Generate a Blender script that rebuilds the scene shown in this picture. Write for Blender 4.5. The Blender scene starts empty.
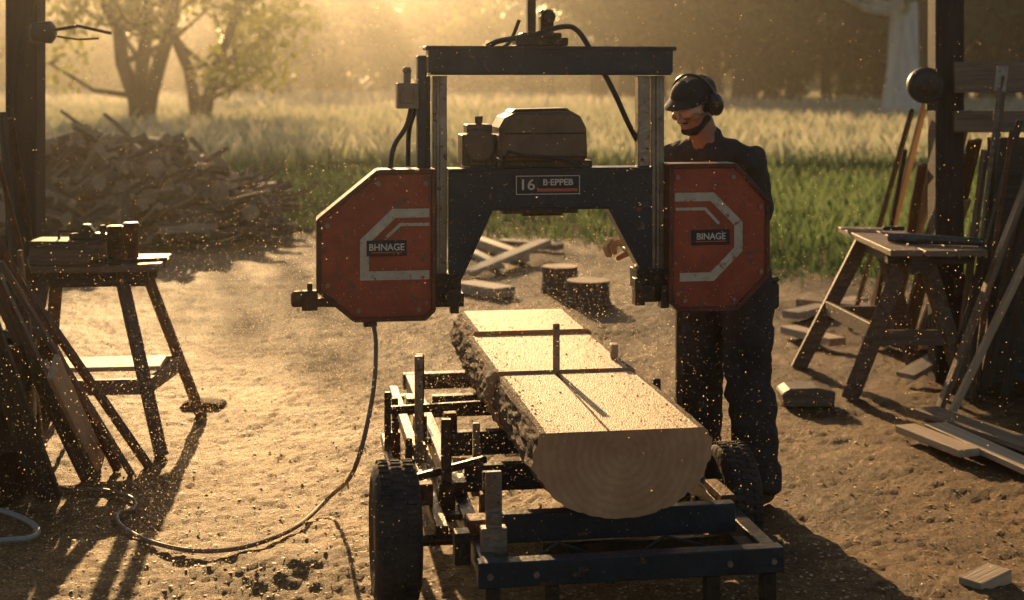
import bpy, bmesh, math, random
import numpy as np
from mathutils import Vector, Matrix, noise, Euler
random.seed(7); RNG = np.random.default_rng(7)
C = bpy.context.scene.collection
F = 1422.0; HZ = 80.0; CH = 1.7
def P(px, py, D): return Vector(((px-512)*D/F, D, CH-(py-HZ)*D/F))
def G(px, py):
    D = F*CH/(py-HZ); return Vector(((px-512)*D/F, D, 0))
# ------------------------------------------------------------------ materials
def newmat(name):
    m = bpy.data.materials.new(name); m.use_nodes = True
    nt = m.node_tree; return m, nt, nt.nodes['Principled BSDF'], nt.nodes['Material Output']
def nd(nt, t, **k):
    n = nt.nodes.new(t)
    for a, b in k.items(): setattr(n, a, b)
    return n
def ramp(nt, stops):
    r = nd(nt, 'ShaderNodeValToRGB'); e = r.color_ramp.elements
    while len(e) < len(stops): e.new(0.5)
    for i, (p, c) in enumerate(stops):
        e[i].position = p; e[i].color = (c[0], c[1], c[2], 1) if len(c) == 3 else c
    return r
def M(name, c1, c2, scale=8, rough=.7, metal=0, bump=.3, bscale=40, stretch=(1,1,1), wear=None, wlo=.6, spec=.5, trans=None):
    m, nt, b, out = newmat(name); L = nt.links.new
    tc = nd(nt, 'ShaderNodeTexCoord'); mp = nd(nt, 'ShaderNodeMapping'); mp.inputs['Scale'].default_value = stretch
    oi = nd(nt, 'ShaderNodeObjectInfo'); ad = nd(nt, 'ShaderNodeVectorMath', operation='ADD')
    L(tc.outputs['Object'], mp.inputs[0]); L(mp.outputs[0], ad.inputs[0]); L(oi.outputs['Random'], ad.inputs[1])
    n = nd(nt, 'ShaderNodeTexNoise'); n.inputs['Scale'].default_value = scale; n.inputs['Detail'].default_value = 7; n.inputs['Roughness'].default_value = .65
    L(ad.outputs[0], n.inputs['Vector'])
    r = ramp(nt, [(.3, c1), (.7, c2)]); L(n.outputs['Fac'], r.inputs[0]); col = r.outputs[0]
    if wear:
        n2 = nd(nt, 'ShaderNodeTexNoise'); n2.inputs['Scale'].default_value = scale*2.3; n2.inputs['Detail'].default_value = 10; n2.inputs['Roughness'].default_value = .75
        L(ad.outputs[0], n2.inputs['Vector'])
        r2 = ramp(nt, [(wlo, (0,0,0)), (wlo+.05, (1,1,1))]); L(n2.outputs['Fac'], r2.inputs[0])
        mx = nd(nt, 'ShaderNodeMixRGB'); L(r2.outputs[0], mx.inputs[0]); L(col, mx.inputs[1]); mx.inputs[2].default_value = (*wear, 1); col = mx.outputs[0]
    L(col, b.inputs['Base Color'])
    nb = nd(nt, 'ShaderNodeTexNoise'); nb.inputs['Scale'].default_value = bscale; nb.inputs['Detail'].default_value = 6
    L(ad.outputs[0], nb.inputs['Vector'])
    bp = nd(nt, 'ShaderNodeBump'); bp.inputs['Strength'].default_value = bump; bp.inputs['Distance'].default_value = .01
    L(nb.outputs['Fac'], bp.inputs['Height']); L(bp.outputs[0], b.inputs['Normal'])
    rr = nd(nt, 'ShaderNodeMapRange'); rr.inputs['To Min'].default_value = max(.05, rough-.12); rr.inputs['To Max'].default_value = min(1, rough+.15)
    L(nb.outputs['Fac'], rr.inputs['Value']); L(rr.outputs[0], b.inputs['Roughness'])
    b.inputs['Metallic'].default_value = metal; b.inputs['Specular IOR Level'].default_value = spec
    if trans:
        t = nd(nt, 'ShaderNodeBsdfTranslucent'); ms = nd(nt, 'ShaderNodeMixShader'); ms.inputs[0].default_value = trans
        L(col, t.inputs[0]); L(b.outputs[0], ms.inputs[1]); L(t.outputs[0], ms.inputs[2]); L(ms.outputs[0], out.inputs[0])
    return m
GR = (.6, 9, 9)
m_red = M('red_paint', (.27,.038,.016), (.52,.098,.036), 8, .45, 0, .25, 60, wear=(.18,.085,.045), wlo=.57)
m_redlip = M('dark_lip', (.06,.020,.014), (.24,.07,.035), 10, .45, .2, .3, 60)
m_cream = M('cream_paint', (.54,.43,.29), (.76,.64,.46), 14, .5, 0, .1, 60, wear=(.36,.12,.055), wlo=.56)
m_black = M('black_label', (.010,.010,.011), (.025,.023,.022), 10, .45, 0, .1, 60)
m_white = M('label_cream', (.62,.56,.45), (.80,.74,.62), 30, .5, 0, 0, 60)
m_orange = M('label_orange', (.55,.10,.04), (.7,.15,.06), 30, .5, 0, 0, 60)
m_blue = M('dark_blue_steel', (.020,.026,.035), (.050,.058,.068), 7, .34, .3, .25, 50, wear=(.19,.10,.045), wlo=.59)
m_steel = M('worn_steel', (.24,.18,.13), (.48,.38,.28), 12, .35, .75, .2, 60, wear=(.13,.06,.03), wlo=.58)
m_dsteel = M('dark_steel', (.034,.025,.018), (.10,.07,.045), 12, .40, .6, .3, 60, wear=(.19,.085,.035), wlo=.57)
m_rust = M('rusty_steel', (.07,.033,.018), (.23,.10,.038), 14, .65, .3, .5, 60)
m_engine = M('engine_cover', (.12,.068,.038), (.22,.13,.07), 9, .33, .1, .1, 50)
m_rub = M('tyre_rubber', (.016,.013,.01), (.085,.058,.036), 12, .8, 0, .8, 40)
m_hose = M('hose', (.02,.017,.014), (.05,.04,.03), 10, .5, 0, .1, 60)
m_cable = M('dusty_cable', (.18,.11,.06), (.32,.21,.12), 10, .5, 0, .1, 60)
m_bark = M('bark', (.025,.012,.007), (.16,.08,.035), 9, .85, 0, 1.0, 24, stretch=(3,.8,3))
m_sawn = M('sawn_top', (.38,.20,.08), (.68,.41,.18), 5, .55, 0, .6, 55, stretch=(6,.9,6), wear=(.32,.16,.065), wlo=.58)
m_plank = M('weathered_plank', (.12,.08,.05), (.34,.23,.135), 4, .55, 0, .5, 14, stretch=GR)
m_mid = M('brown_plank', (.07,.046,.028), (.23,.148,.086), 4, .55, 0, .5, 14, stretch=GR)
m_pale = M('pale_plank', (.40,.28,.17), (.64,.47,.29), 4, .6, 0, .35, 14, stretch=GR)
m_dark = M('dark_plank', (.03,.02,.013), (.11,.068,.038), 4, .6, 0, .5, 14, stretch=GR)
m_post = M('post_timber', (.018,.012,.009), (.06,.04,.027), 5, .8, 0, .6, 20, stretch=(5,5,.6))
m_greyw = M('silver_plank', (.26,.22,.17), (.50,.41,.32), 4, .55, 0, .4, 14, stretch=GR)
m_log = M('firewood_bark', (.04,.025,.016), (.22,.14,.085), 6, .7, 0, .9, 20, stretch=GR)
m_cut = M('firewood_cut', (.19,.115,.065), (.50,.33,.19), 5, .65, 0, .6, 20, stretch=GR)
m_skin = M('skin', (.40,.20,.125), (.54,.30,.19), 14, .42, 0, .12, 120)
m_hair = M('hair', (.015,.010,.008), (.04,.025,.018), 40, .7, 0, .6, 150)
m_shirt = M('shirt_cloth', (.034,.028,.025), (.078,.064,.053), 6, .9, 0, .35, 30)
m_trous = M('trouser_cloth', (.022,.018,.016), (.062,.050,.042), 5, .9, 0, .4, 26)
m_cap = M('cap_cloth', (.012,.011,.012), (.03,.027,.027), 12, .8, 0, .2, 90)
m_muff = M('muff_plastic', (.015,.014,.014), (.04,.036,.034), 12, .3, 0, .05, 60)
m_lens = M('amber_lens', (.82,.42,.22), (.94,.62,.38), 5, .1, 0, 0, 20)
m_glove = M('tan_glove', (.46,.27,.12), (.72,.47,.23), 18, .8, 0, .4, 80)
m_boot = M('boot_leather', (.02,.013,.009), (.07,.045,.03), 12, .6, 0, .3, 60)
m_leafG = M('leaf_gold', (.13,.17,.02), (.38,.37,.05), .35, .6, 0, 0, 5, trans=.6)
m_leafD = M('leaf_dark', (.018,.042,.012), (.058,.096,.030), .3, .6, 0, 0, 5, trans=.3)
m_leafB = M('leaf_brown', (.050,.070,.022), (.13,.155,.042), .3, .6, 0, 0, 5, trans=.45)
m_trunk = M('tree_bark', (.012,.009,.007), (.036,.026,.018), 3, .9, 0, .8, 9, stretch=(3,3,.5))
m_gum = M('pale_gum_bark', (.42,.41,.39), (.82,.78,.72), 1.2, .8, 0, .4, 9, stretch=(3,3,.5), wear=(.12,.09,.07), wlo=.6)
m_chip = M('wood_chip', (.46,.28,.12), (.76,.52,.26), 3, .6, 0, 0, 5)
m_dust = M('flying_dust', (.92,.68,.38), (.99,.80,.5), 3, .8, 0, 0, 5, trans=.85)
m_tin = M('dark_tin', (.06,.058,.055), (.15,.14,.125), 12, .4, .6, .2, 60, wear=(.12,.07,.04), wlo=.6)
m_hosep = M('pale_hose', (.30,.27,.23), (.48,.43,.36), 12, .4, 0, .2, 60)
def ringmat(name, ca, cb, dist=1.8, sc=15):
    m, nt, b, out = newmat(name); L = nt.links.new
    tc = nd(nt, 'ShaderNodeTexCoord')
    w = nd(nt, 'ShaderNodeTexWave', wave_type='RINGS', rings_direction='Y'); w.inputs['Scale'].default_value = sc; w.inputs['Distortion'].default_value = dist; w.inputs['Detail'].default_value = 5; w.inputs['Detail Scale'].default_value = 1.4; w.inputs['Detail Roughness'].default_value = .7
    L(tc.outputs['Object'], w.inputs['Vector'])
    r = ramp(nt, [(.0, ca), (.9, cb)]); L(w.outputs['Color'], r.inputs[0])
    n = nd(nt, 'ShaderNodeTexNoise'); n.inputs['Scale'].default_value = 5; n.inputs['Detail'].default_value = 10; n.inputs['Roughness'].default_value = .7
    L(tc.outputs['Object'], n.inputs['Vector'])
    r2 = ramp(nt, [(.35, (.68,.56,.47)), (.7, (1.08,1.03,.97))]); L(n.outputs['Fac'], r2.inputs[0])
    mx = nd(nt, 'ShaderNodeMixRGB', blend_type='MULTIPLY'); mx.inputs[0].default_value = 1
    L(r.outputs[0], mx.inputs[1]); L(r2.outputs[0], mx.inputs[2]); L(mx.outputs[0], b.inputs['Base Color'])
    bp = nd(nt, 'ShaderNodeBump'); bp.inputs['Strength'].default_value = .3; bp.inputs['Distance'].default_value = .004
    n3 = nd(nt, 'ShaderNodeTexNoise'); n3.inputs['Scale'].default_value = 60; L(tc.outputs['Object'], n3.inputs['Vector'])
    L(n3.outputs['Fac'], bp.inputs['Height']); L(bp.outputs[0], b.inputs['Normal']); b.inputs['Roughness'].default_value = .65
    return m
m_rings = ringmat('log_end_rings', (.66,.36,.175), (.71,.40,.205), 3.0, 12)
m_rings2 = ringmat('stump_rings', (.50,.34,.21), (.64,.46,.29))
# ------------------------------------------------------------------ mesh builder
class MB:
    def __init__(s): s.v = []; s.f = []; s.mi = []
    def add(s, vs, fs, mi=0):
        o = len(s.v) if len(vs) else 0; s.v += [tuple(v) for v in vs]; s.f += [tuple(i+o for i in f) for f in fs]; s.mi += [mi]*len(fs); return s
    def box(s, c, d, R=None, mi=0):
        c = Vector(c); vs = []
        for x in (-.5,.5):
            for y in (-.5,.5):
                for z in (-.5,.5):
                    v = Vector((x*d[0], y*d[1], z*d[2])); v = R @ v if R else v; vs.append(c+v)
        return s.add(vs, [(0,1,3,2),(4,6,7,5),(0,4,5,1),(2,3,7,6),(0,2,6,4),(1,5,7,3)], mi)
    def bb(s, x0, x1, y0, y1, z0, z1, mi=0):
        return s.box(((x0+x1)/2,(y0+y1)/2,(z0+z1)/2), (abs(x1-x0),abs(y1-y0),abs(z1-z0)), None, mi)
    def beam(s, p1, p2, w, h, mi=0, roll=0):
        p1 = Vector(p1); p2 = Vector(p2); d = p2-p1; L = d.length
        R = d.to_track_quat('X','Z').to_matrix() @ Matrix.Rotation(roll, 3, 'X')
        return s.box((p1+p2)/2, (L, w, h), R, mi)
    def tube(s, pts, rad, n=10, mi=0):
        pts = [Vector(p) for p in pts]
        if not hasattr(rad, '__len__'): rad = [rad]*len(pts)
        vs = []; fs = []; ref = Vector((0,0,1)); prev = None
        for i, p in enumerate(pts):
            t = (pts[min(i+1, len(pts)-1)]-pts[max(i-1, 0)]).normalized()
            if prev is None:
                a = t.cross(ref)
                if a.length < .2: a = t.cross(Vector((1,0,0)))
            else: a = prev - t*prev.dot(t)
            a.normalize(); b = t.cross(a); prev = a
            for k in range(n):
                an = 2*math.pi*k/n; vs.append(p+(a*math.cos(an)+b*math.sin(an))*rad[i])
        for i in range(len(pts)-1):
            for k in range(n):
                k2 = (k+1) % n; fs.append((i*n+k, i*n+k2, (i+1)*n+k2, (i+1)*n+k))
        fs.append(tuple(range(n-1, -1, -1))); fs.append(tuple((len(pts)-1)*n+k for k in range(n)))
        return s.add(vs, fs, mi)
    def lathe(s, prof, o=(0,0,0), axis='Z', n=28, mi=0):
        o = Vector(o); vs = []; fs = []
        for r, h in prof:
            for k in range(n):
                a = 2*math.pi*k/n; c, d = r*math.cos(a), r*math.sin(a)
                v = {'Z': (c,d,h), 'X': (h,c,d), 'Y': (c,h,d)}[axis]; vs.append(o+Vector(v))
        for i in range(len(prof)-1):
            for k in range(n):
                k2 = (k+1) % n; fs.append((i*n+k, i*n+k2, (i+1)*n+k2, (i+1)*n+k))
        fs.append(tuple(range(n-1, -1, -1))); fs.append(tuple((len(prof)-1)*n+k for k in range(n)))
        return s.add(vs, fs, mi)
    def prism(s, poly, y0, y1, mi=0):
        n = len(poly); vs = [(x, y0, z) for x, z in poly]+[(x, y1, z) for x, z in poly]
        fs = [tuple(range(n)), tuple(range(2*n-1, n-1, -1))]+[(i, i+n, (i+1) % n+n, (i+1) % n) for i in range(n)]
        return s.add(vs, fs, mi)
    def strip(s, pts, w, y0, y1, closed=False, mi=0):
        n = len(pts); pv = [Vector((p[0], p[1])) for p in pts]; A = []; B = []
        for i in range(n):
            a = pv[i]-pv[i-1] if (i > 0 or closed) else pv[1]-pv[0]
            b = pv[(i+1) % n]-pv[i] if (i < n-1 or closed) else pv[-1]-pv[-2]
            a.normalize(); b.normalize(); t = (a+b).normalized(); nn = Vector((-t.y, t.x)); k = w/2/max(.4, nn.dot(Vector((-a.y, a.x))))
            A.append(pv[i]+nn*k); B.append(pv[i]-nn*k)
        for i in range(n if closed else n-1):
            j = (i+1) % n; s.prism([A[i], A[j], B[j], B[i]], y0, y1, mi)
        return s
    def build(s, name, mats, parent=None, bevel=.003, smooth=False, origin=None):
        me = bpy.data.meshes.new(name); vs = s.v
        loc = Vector((0,0,0))
        if parent is None and origin is not False:
            if origin is not None: loc = Vector(origin)
            else:
                a = np.array(vs); loc = Vector(((a[:,0].min()+a[:,0].max())/2, (a[:,1].min()+a[:,1].max())/2, a[:,2].min()))
            vs = [(v[0]-loc.x, v[1]-loc.y, v[2]-loc.z) for v in vs]
        me.from_pydata(vs, [], s.f)
        for m in (mats if isinstance(mats, (list, tuple)) else [mats]): me.materials.append(m)
        me.polygons.foreach_set('material_index', s.mi)
        bm = bmesh.new(); bm.from_mesh(me); bmesh.ops.recalc_face_normals(bm, faces=bm.faces); bm.to_mesh(me); bm.free()
        o = bpy.data.objects.new(name, me); C.objects.link(o); o.location = loc
        if parent: o.parent = parent
        if smooth:
            me.polygons.foreach_set('use_smooth', [True]*len(me.polygons))
            try: me.set_sharp_from_angle(angle=math.radians(40))
            except Exception: pass
        if bevel:
            b = o.modifiers.new('bevel', 'BEVEL'); b.width = bevel; b.segments = 1; b.limit_method = 'ANGLE'; b.angle_limit = math.radians(35)
        return o
def tag(o, label, cat, group=None, kind=None):
    if label: o['label'] = label
    if cat: o['category'] = cat
    if group: o['group'] = group
    if kind: o['kind'] = kind
    return o
def thing(name, label, cat, loc=(0,0,0), rz=0, group=None):
    o = bpy.data.objects.new(name, None); C.objects.link(o); o.location = loc; o.rotation_euler = (0,0,rz); o.empty_display_size = .1
    return tag(o, label, cat, group)
def npmesh(name, V, Fc, mat):
    V = np.ascontiguousarray(V, dtype=np.float32); Fc = np.ascontiguousarray(Fc, dtype=np.int32); k = Fc.shape[1]
    me = bpy.data.meshes.new(name); me.vertices.add(len(V)); me.vertices.foreach_set('co', V.ravel())
    me.loops.add(Fc.size); me.loops.foreach_set('vertex_index', Fc.ravel())
    me.polygons.add(len(Fc)); me.polygons.foreach_set('loop_start', np.arange(0, Fc.size, k, dtype=np.int32)); me.polygons.foreach_set('loop_total', np.full(len(Fc), k, dtype=np.int32))
    me.update(calc_edges=True); me.materials.append(mat); return me
def link(name, me, parent=None, loc=(0,0,0)):
    o = bpy.data.objects.new(name, me); C.objects.link(o); o.location = loc
    if parent: o.parent = parent
    return o
def text(s, size, mat, parent, x, y, z, name='lettering', sx=1.0, bold=.025):
    cu = bpy.data.curves.new('t', 'FONT'); cu.body = s; cu.size = size; cu.align_x = 'CENTER'; cu.align_y = 'CENTER'; cu.extrude = .0006; cu.offset = size*bold
    o = bpy.data.objects.new('t', cu); C.objects.link(o)
    dg = bpy.context.evaluated_depsgraph_get(); me = bpy.data.meshes.new_from_object(o.evaluated_get(dg))
    bpy.data.objects.remove(o)
    me.transform(Matrix.Translation((x,y,z)) @ Matrix.Rotation(math.pi/2, 4, 'X') @ Matrix.Diagonal((sx,1,1,1)))
    me.materials.clear(); me.materials.append(mat); o = link(name, me, parent); return o
# ------------------------------------------------------------------ setting
def H(x, y):
    v = Vector((x, y, 0))
    return .030*noise.noise(v*.7)+.018*noise.noise(v*2.7+Vector((5,0,0)))+.008*noise.noise(v*7)+.008*noise.noise(v*16)+.007*noise.noise(v*34)
def mound(x, y):
    h = 0
    for cx, cy, r, a in ((-.75,5.0,.45,.05),(.75,4.5,.5,.06),(-.1,4.35,.5,.05),(-1.35,4.2,.6,.04),(1.4,4.6,.5,.04),(-.6,6.6,.6,.05)):
        d = ((x-cx)**2+(y-cy)**2)/r**2
        if d < 4: h += a*math.exp(-d*2)
    return h
def groundmat(name, meadow):
    m, nt, b, out = newmat(name); L = nt.links.new
    g = nd(nt, 'ShaderNodeNewGeometry')
    n = nd(nt, 'ShaderNodeTexNoise'); n.inputs['Scale'].default_value = 1.3; n.inputs['Detail'].default_value = 9; n.inputs['Roughness'].default_value = .7
    L(g.outputs['Position'], n.inputs['Vector'])
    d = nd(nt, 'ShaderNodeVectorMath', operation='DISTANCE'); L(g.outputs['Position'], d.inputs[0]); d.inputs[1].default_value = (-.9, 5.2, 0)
    mr = nd(nt, 'ShaderNodeMapRange'); mr.inputs['From Min'].default_value = .8; mr.inputs['From Max'].default_value = 4.8; mr.inputs['To Min'].default_value = .16; mr.inputs['To Max'].default_value = -.08  # paler where sawdust gathers; outward darkening also paints in the shed wall's shade
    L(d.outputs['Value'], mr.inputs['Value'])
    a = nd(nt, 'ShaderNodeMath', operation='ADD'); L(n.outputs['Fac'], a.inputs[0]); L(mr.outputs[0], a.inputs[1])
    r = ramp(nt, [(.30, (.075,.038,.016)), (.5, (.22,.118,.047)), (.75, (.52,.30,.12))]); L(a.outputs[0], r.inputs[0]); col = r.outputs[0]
    for sc, lo, hi in ((95, .3, 1.42), (17, .66, 1.2)):
        n2 = nd(nt, 'ShaderNodeTexNoise'); n2.inputs['Scale'].default_value = sc; n2.inputs['Detail'].default_value = 6; n2.inputs['Roughness'].default_value = .8; L(g.outputs['Position'], n2.inputs['Vector'])
        r2 = ramp(nt, [(.38, (lo,lo*.95,lo*.9)), (.62, (hi,hi*.98,hi*.94))]); L(n2.outputs['Fac'], r2.inputs[0])
        mx = nd(nt, 'ShaderNodeMixRGB', blend_type='MULTIPLY'); mx.inputs[0].default_value = 1; L(col, mx.inputs[1]); L(r2.outputs[0], mx.inputs[2]); col = mx.outputs[0]
    if meadow:
        sp = nd(nt, 'ShaderNodeSeparateXYZ'); L(g.outputs['Position'], sp.inputs[0])
        m2 = nd(nt, 'ShaderNodeMapRange'); m2.inputs['From Min'].default_value = 12; m2.inputs['From Max'].default_value = 15; L(sp.outputs['Y'], m2.inputs['Value'])
        r3 = ramp(nt, [(.3, (.05,.07,.02)), (.7, (.12,.13,.05))]); L(n.outputs['Fac'], r3.inputs[0])
        m3 = nd(nt, 'ShaderNodeMixRGB'); L(m2.outputs[0], m3.inputs[0]); L(col, m3.inputs[1]); L(r3.outputs[0], m3.inputs[2]); col = m3.outputs[0]
    L(col, b.inputs['Base Color']); b.inputs['Roughness'].default_value = .6; b.inputs['Specular IOR Level'].default_value = .25
    b.inputs['Specular Tint'].default_value = (1,.72,.38,1)
    bp = nd(nt, 'ShaderNodeBump'); bp.inputs['Strength'].default_value = 1; bp.inputs['Distance'].default_value = .028
    n4 = nd(nt, 'ShaderNodeTexNoise'); n4.inputs['Scale'].default_value = 55; n4.inputs['Detail'].default_value = 9; n4.inputs['Roughness'].default_value = .78
    L(g.outputs['Position'], n4.inputs['Vector']); L(n4.outputs['Fac'], bp.inputs['Height']); L(bp.outputs[0], b.inputs['Normal'])
    return m
gm = MB(); gm.add([(-900,-60,0),(900,-60,0),(900,1400,0),(-900,1400,0)], [(0,1,2,3)])
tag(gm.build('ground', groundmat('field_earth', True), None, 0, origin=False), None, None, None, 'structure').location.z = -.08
NU, NV = 430, 480
us = np.linspace(-1, 1, NU); ys = 2*(9.0**np.linspace(0, 1, NV))
V = np.empty((NV, NU, 3))
for j, y in enumerate(ys):
    hw = y*.55+1.5
    for i, u in enumerate(us):
        x = u*hw; V[j, i] = (x, y, H(x, y)+mound(x, y))
idx = np.arange(NV*NU).reshape(NV, NU)
Fq = np.stack([idx[:-1,:-1], idx[:-1,1:], idx[1:,1:], idx[1:,:-1]], -1).reshape(-1, 4)
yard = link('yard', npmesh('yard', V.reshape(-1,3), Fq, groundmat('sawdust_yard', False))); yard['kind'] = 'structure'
yard.data.polygons.foreach_set('use_smooth', [True]*len(yard.data.polygons))
def border(x): return 15.2 - 3.4*1/(1+math.exp(-(x-1.4)*2.2)) + .7*noise.noise(Vector((x*.8, 3, 0))) + .3*noise.noise(Vector((x*3, 9, 0)))
def gmat(name, lo, hi, tip, h0, h, pn=.25):
    m, nt, b, out = newmat(name); L = nt.links.new
    g = nd(nt, 'ShaderNodeNewGeometry'); sp = nd(nt, 'ShaderNodeSeparateXYZ'); L(g.outputs['Position'], sp.inputs[0])
    mr = nd(nt, 'ShaderNodeMapRange'); mr.inputs['From Min'].default_value = h0; mr.inputs['From Max'].default_value = h; L(sp.outputs['Z'], mr.inputs['Value'])
    n = nd(nt, 'ShaderNodeTexNoise'); n.inputs['Scale'].default_value = pn; n.inputs['Detail'].default_value = 6; L(g.outputs['Position'], n.inputs['Vector'])
    r = ramp(nt, [(.35, lo), (.65, hi)]); L(n.outputs['Fac'], r.inputs[0])
    mx = nd(nt, 'ShaderNodeMixRGB'); L(mr.outputs[0], mx.inputs[0]); L(r.outputs[0], mx.inputs[1]); mx.inputs[2].default_value = (*tip, 1)
    L(mx.outputs[0], b.inputs['Base Color']); b.inputs['Roughness'].default_value = .55
    t = nd(nt, 'ShaderNodeBsdfTranslucent'); ms = nd(nt, 'ShaderNodeMixShader'); ms.inputs[0].default_value = .5
    L(mx.outputs[0], t.inputs[0]); L(b.outputs[0], ms.inputs[1]); L(t.outputs[0], ms.inputs[2]); L(ms.outputs[0], out.inputs[0])
    return m
def blades(name, n, d0, d1, hlo, hhi, w, mat, useborder, pw=1.6):
    u = RNG.random(n)**pw; y = d0+(d1-d0)*u; x = (RNG.random(n)*2-1)*(y*.42+3)
    if useborder:
        bd = np.array([border(a) for a in x]); keep = y > bd+RNG.normal(0, .25, n); x = x[keep]; y = y[keep]
    n = len(x); hh = hlo+(hhi-hlo)*RNG.random(n)**1.5
    if useborder:
        bd = np.array([border(a) for a in x]); hh *= np.clip(.35+(y-bd)*.2, .3, 1)
    an = RNG.random(n)*math.pi; ww = w*(.6+.8*RNG.random(n)); lx = RNG.normal(0, .25, n)*hh; ly = RNG.normal(0, .25, n)*hh
    dx = np.cos(an)*ww; dy = np.sin(an)*ww*.5
    z0 = np.full(n, -.08)
    V = np.stack([np.stack([x-dx, y-dy, z0], 1), np.stack([x+dx, y+dy, z0], 1), np.stack([x+dx*.6+lx*.4, y+dy+ly*.4, hh*.6], 1), np.stack([x+lx, y+ly, hh], 1)], 1).reshape(-1, 3)
    return link(name, npmesh(name, V, np.arange(4*n).reshape(n, 4), mat))
g1 = gmat('grass_green', (.06,.12,.03), (.12,.19,.055), (.28,.35,.14), 0, .4, .6)
g2 = gmat('grass_seed', (.12,.21,.07), (.25,.32,.13), (.76,.67,.52), .2, .75)
tag(blades('meadow_grass', 120000, 11, 38, .08, .30, .010, g1, True, 1.3), 'short green grass along the near edge of the meadow', 'grass', None, 'stuff')
tag(blades('seeding_grass', 80000, 25, 72, .22, .75, .022, g2, False, 1.15), 'tall pale seeding grass across the sunlit meadow', 'grass', None, 'stuff')
tag(blades('distant_grass', 34000, 65, 150, .4, .95, .08, g2, False, 1.1), 'far grass at the foot of the treeline', 'grass', None, 'stuff')
def shards(name, pos, size, mat, th=.3):
    n = len(pos); A = RNG.normal(0, 1, (n,3)); A[:,2] *= th; A /= np.linalg.norm(A, axis=1)[:,None]
    B = RNG.normal(0, 1, (n,3)); B[:,2] *= th; B -= A*np.sum(A*B, 1)[:,None]; B /= np.linalg.norm(B, axis=1)[:,None]
    s = size*(.3+1.4*RNG.random(n)**2)[:,None]; A *= s*1.5; B *= s*.9
    V = np.stack([pos-A, pos-B, pos+A, pos+B], 1).reshape(-1,3)
    return link(name, npmesh(name, V, np.arange(4*n).reshape(n,4), mat))
pos = []
while len(pos) < 32000:
    y = 3.6+9*random.random()**1.7; x = random.uniform(-.45,.45)*y*1.2
    if random.random() > math.exp(-(((x+.3)/3.6)**2)): continue
    pos.append((x, y, H(x,y)+mound(x,y)+.002))
tag(shards('wood_chips', np.array(pos), .0045, m_chip, .08), 'loose pale wood chips scattered over the yard', 'wood chips', None, 'stuff')
pos = []
while len(pos) < 95000:
    q = random.random()
    if q < .62: x = random.gauss(-1.0, .6); y = random.uniform(4.2, 8.5); z = abs(random.gauss(0, .45))
    elif q < .87: x = random.gauss(0, .8); y = random.uniform(4.4, 7); z = random.gauss(.7, .4)
    else: x = random.gauss(0, 1.5); y = random.uniform(4, 9); z = random.uniform(0, 2)
    if z > 2.3 or z < .02 or abs(x) > 3.2: continue
    pos.append((x, y, z+.03))
tag(shards('airborne_sawdust', np.array(pos), .0013, m_dust, 1), 'fine sawdust drifting in the sunlit air', 'sawdust', None, 'stuff')
hm, nt, b, out = newmat('haze_air'); nt.nodes.remove(b)
vs = nd(nt, 'ShaderNodeVolumePrincipled'); vs.inputs['Color'].default_value = (1,.96,.86,1); vs.inputs['Density'].default_value = .0013; vs.inputs['Anisotropy'].default_value = .88
nt.links.new(vs.outputs[0], out.inputs['Volume'])
hz_ = MB(); hz_.bb(-260,260,-40,420,-5,16)
tag(hz_.build('haze', hm, None, 0, origin=False), None, None, None, 'structure')
# ------------------------------------------------------------------ trees
def leafmesh(name, clumps, n, size, mat):
    cs = np.array([c for c, r in clumps]); rs = np.array([r for c, r in clumps]); w = rs**2; w = w/w.sum()
    k = RNG.choice(len(clumps), n, p=w); d = RNG.normal(0, 1, (n,3)); d /= np.linalg.norm(d, axis=1)[:,None]
    p = cs[k]+d*(rs[k]*(.35+.75*RNG.random(n)**.6))[:,None]*np.array([1,1,.7])
    A = RNG.normal(0,1,(n,3)); A /= np.linalg.norm(A,axis=1)[:,None]; B = np.cross(A, RNG.normal(0,1,(n,3))); B /= np.linalg.norm(B,axis=1)[:,None]
    s = size*(.5+RNG.random(n))[:,None]
    V = np.stack([p-A*s, p-B*s*.5, p+A*s, p+B*s*.5], 1).reshape(-1,3)
    return npmesh(name, V, np.arange(4*n).reshape(n,4), mat)
def tree_meshes(hgt, rad, low, nl, ls, lm, tr, bark, nst=1, seed=0, nc=26):
    rnd = random.Random(seed); t = MB(); cl = []
    for s in range(nst):
        a = rnd.uniform(0, 6.28); lean = (.24*hgt if nst > 1 else .03*hgt)
        dirx = math.cos(a)*lean if nst == 1 else (-1+2*s/(nst-1))*lean; pts = []; rr = []
        for i in range(9):
            f = i/8; pts.append((dirx*f**1.1+.1*rnd.uniform(-1,1)*f*4, rnd.uniform(-.1,.1)*f*4, hgt*.82*f)); rr.append(tr*(1-.8*f)*(1.35 if i == 0 else 1))
        t.tube(pts, rr, 9)
        for b_ in range(11):
            f = rnd.uniform(.18,.95); i = int(f*8); p = Vector(pts[i]); an = rnd.uniform(0, 6.28); L = rad*rnd.uniform(.5,.95)
            q = p+Vector((math.cos(an)*L, math.sin(an)*L, L*rnd.uniform(.3,.9))); mid = (p+q)/2+Vector((0,0,-.1*L))
            t.tube([p, mid, q], [rr[i]*.5, rr[i]*.32, rr[i]*.12], 6); cl.append((tuple(q), rad*rnd.uniform(.22,.4)))
    while len(cl) < nc:
        an = rnd.uniform(0, 6.28); z = rnd.uniform(low, hgt); R = rad*math.sqrt(max(.1, 1-((z-(low+hgt)/2)/((hgt-low)/1.8))**2))*rnd.uniform(.3,1)
        cl.append(((math.cos(an)*R, math.sin(an)*R, z), rad*rnd.uniform(.2,.42)))
    o = t.build('trunk', bark, None, 0, True, origin=False); tm = o.data; bpy.data.objects.remove(o)
    return tm, leafmesh('crown', cl, nl, ls, lm)
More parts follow.
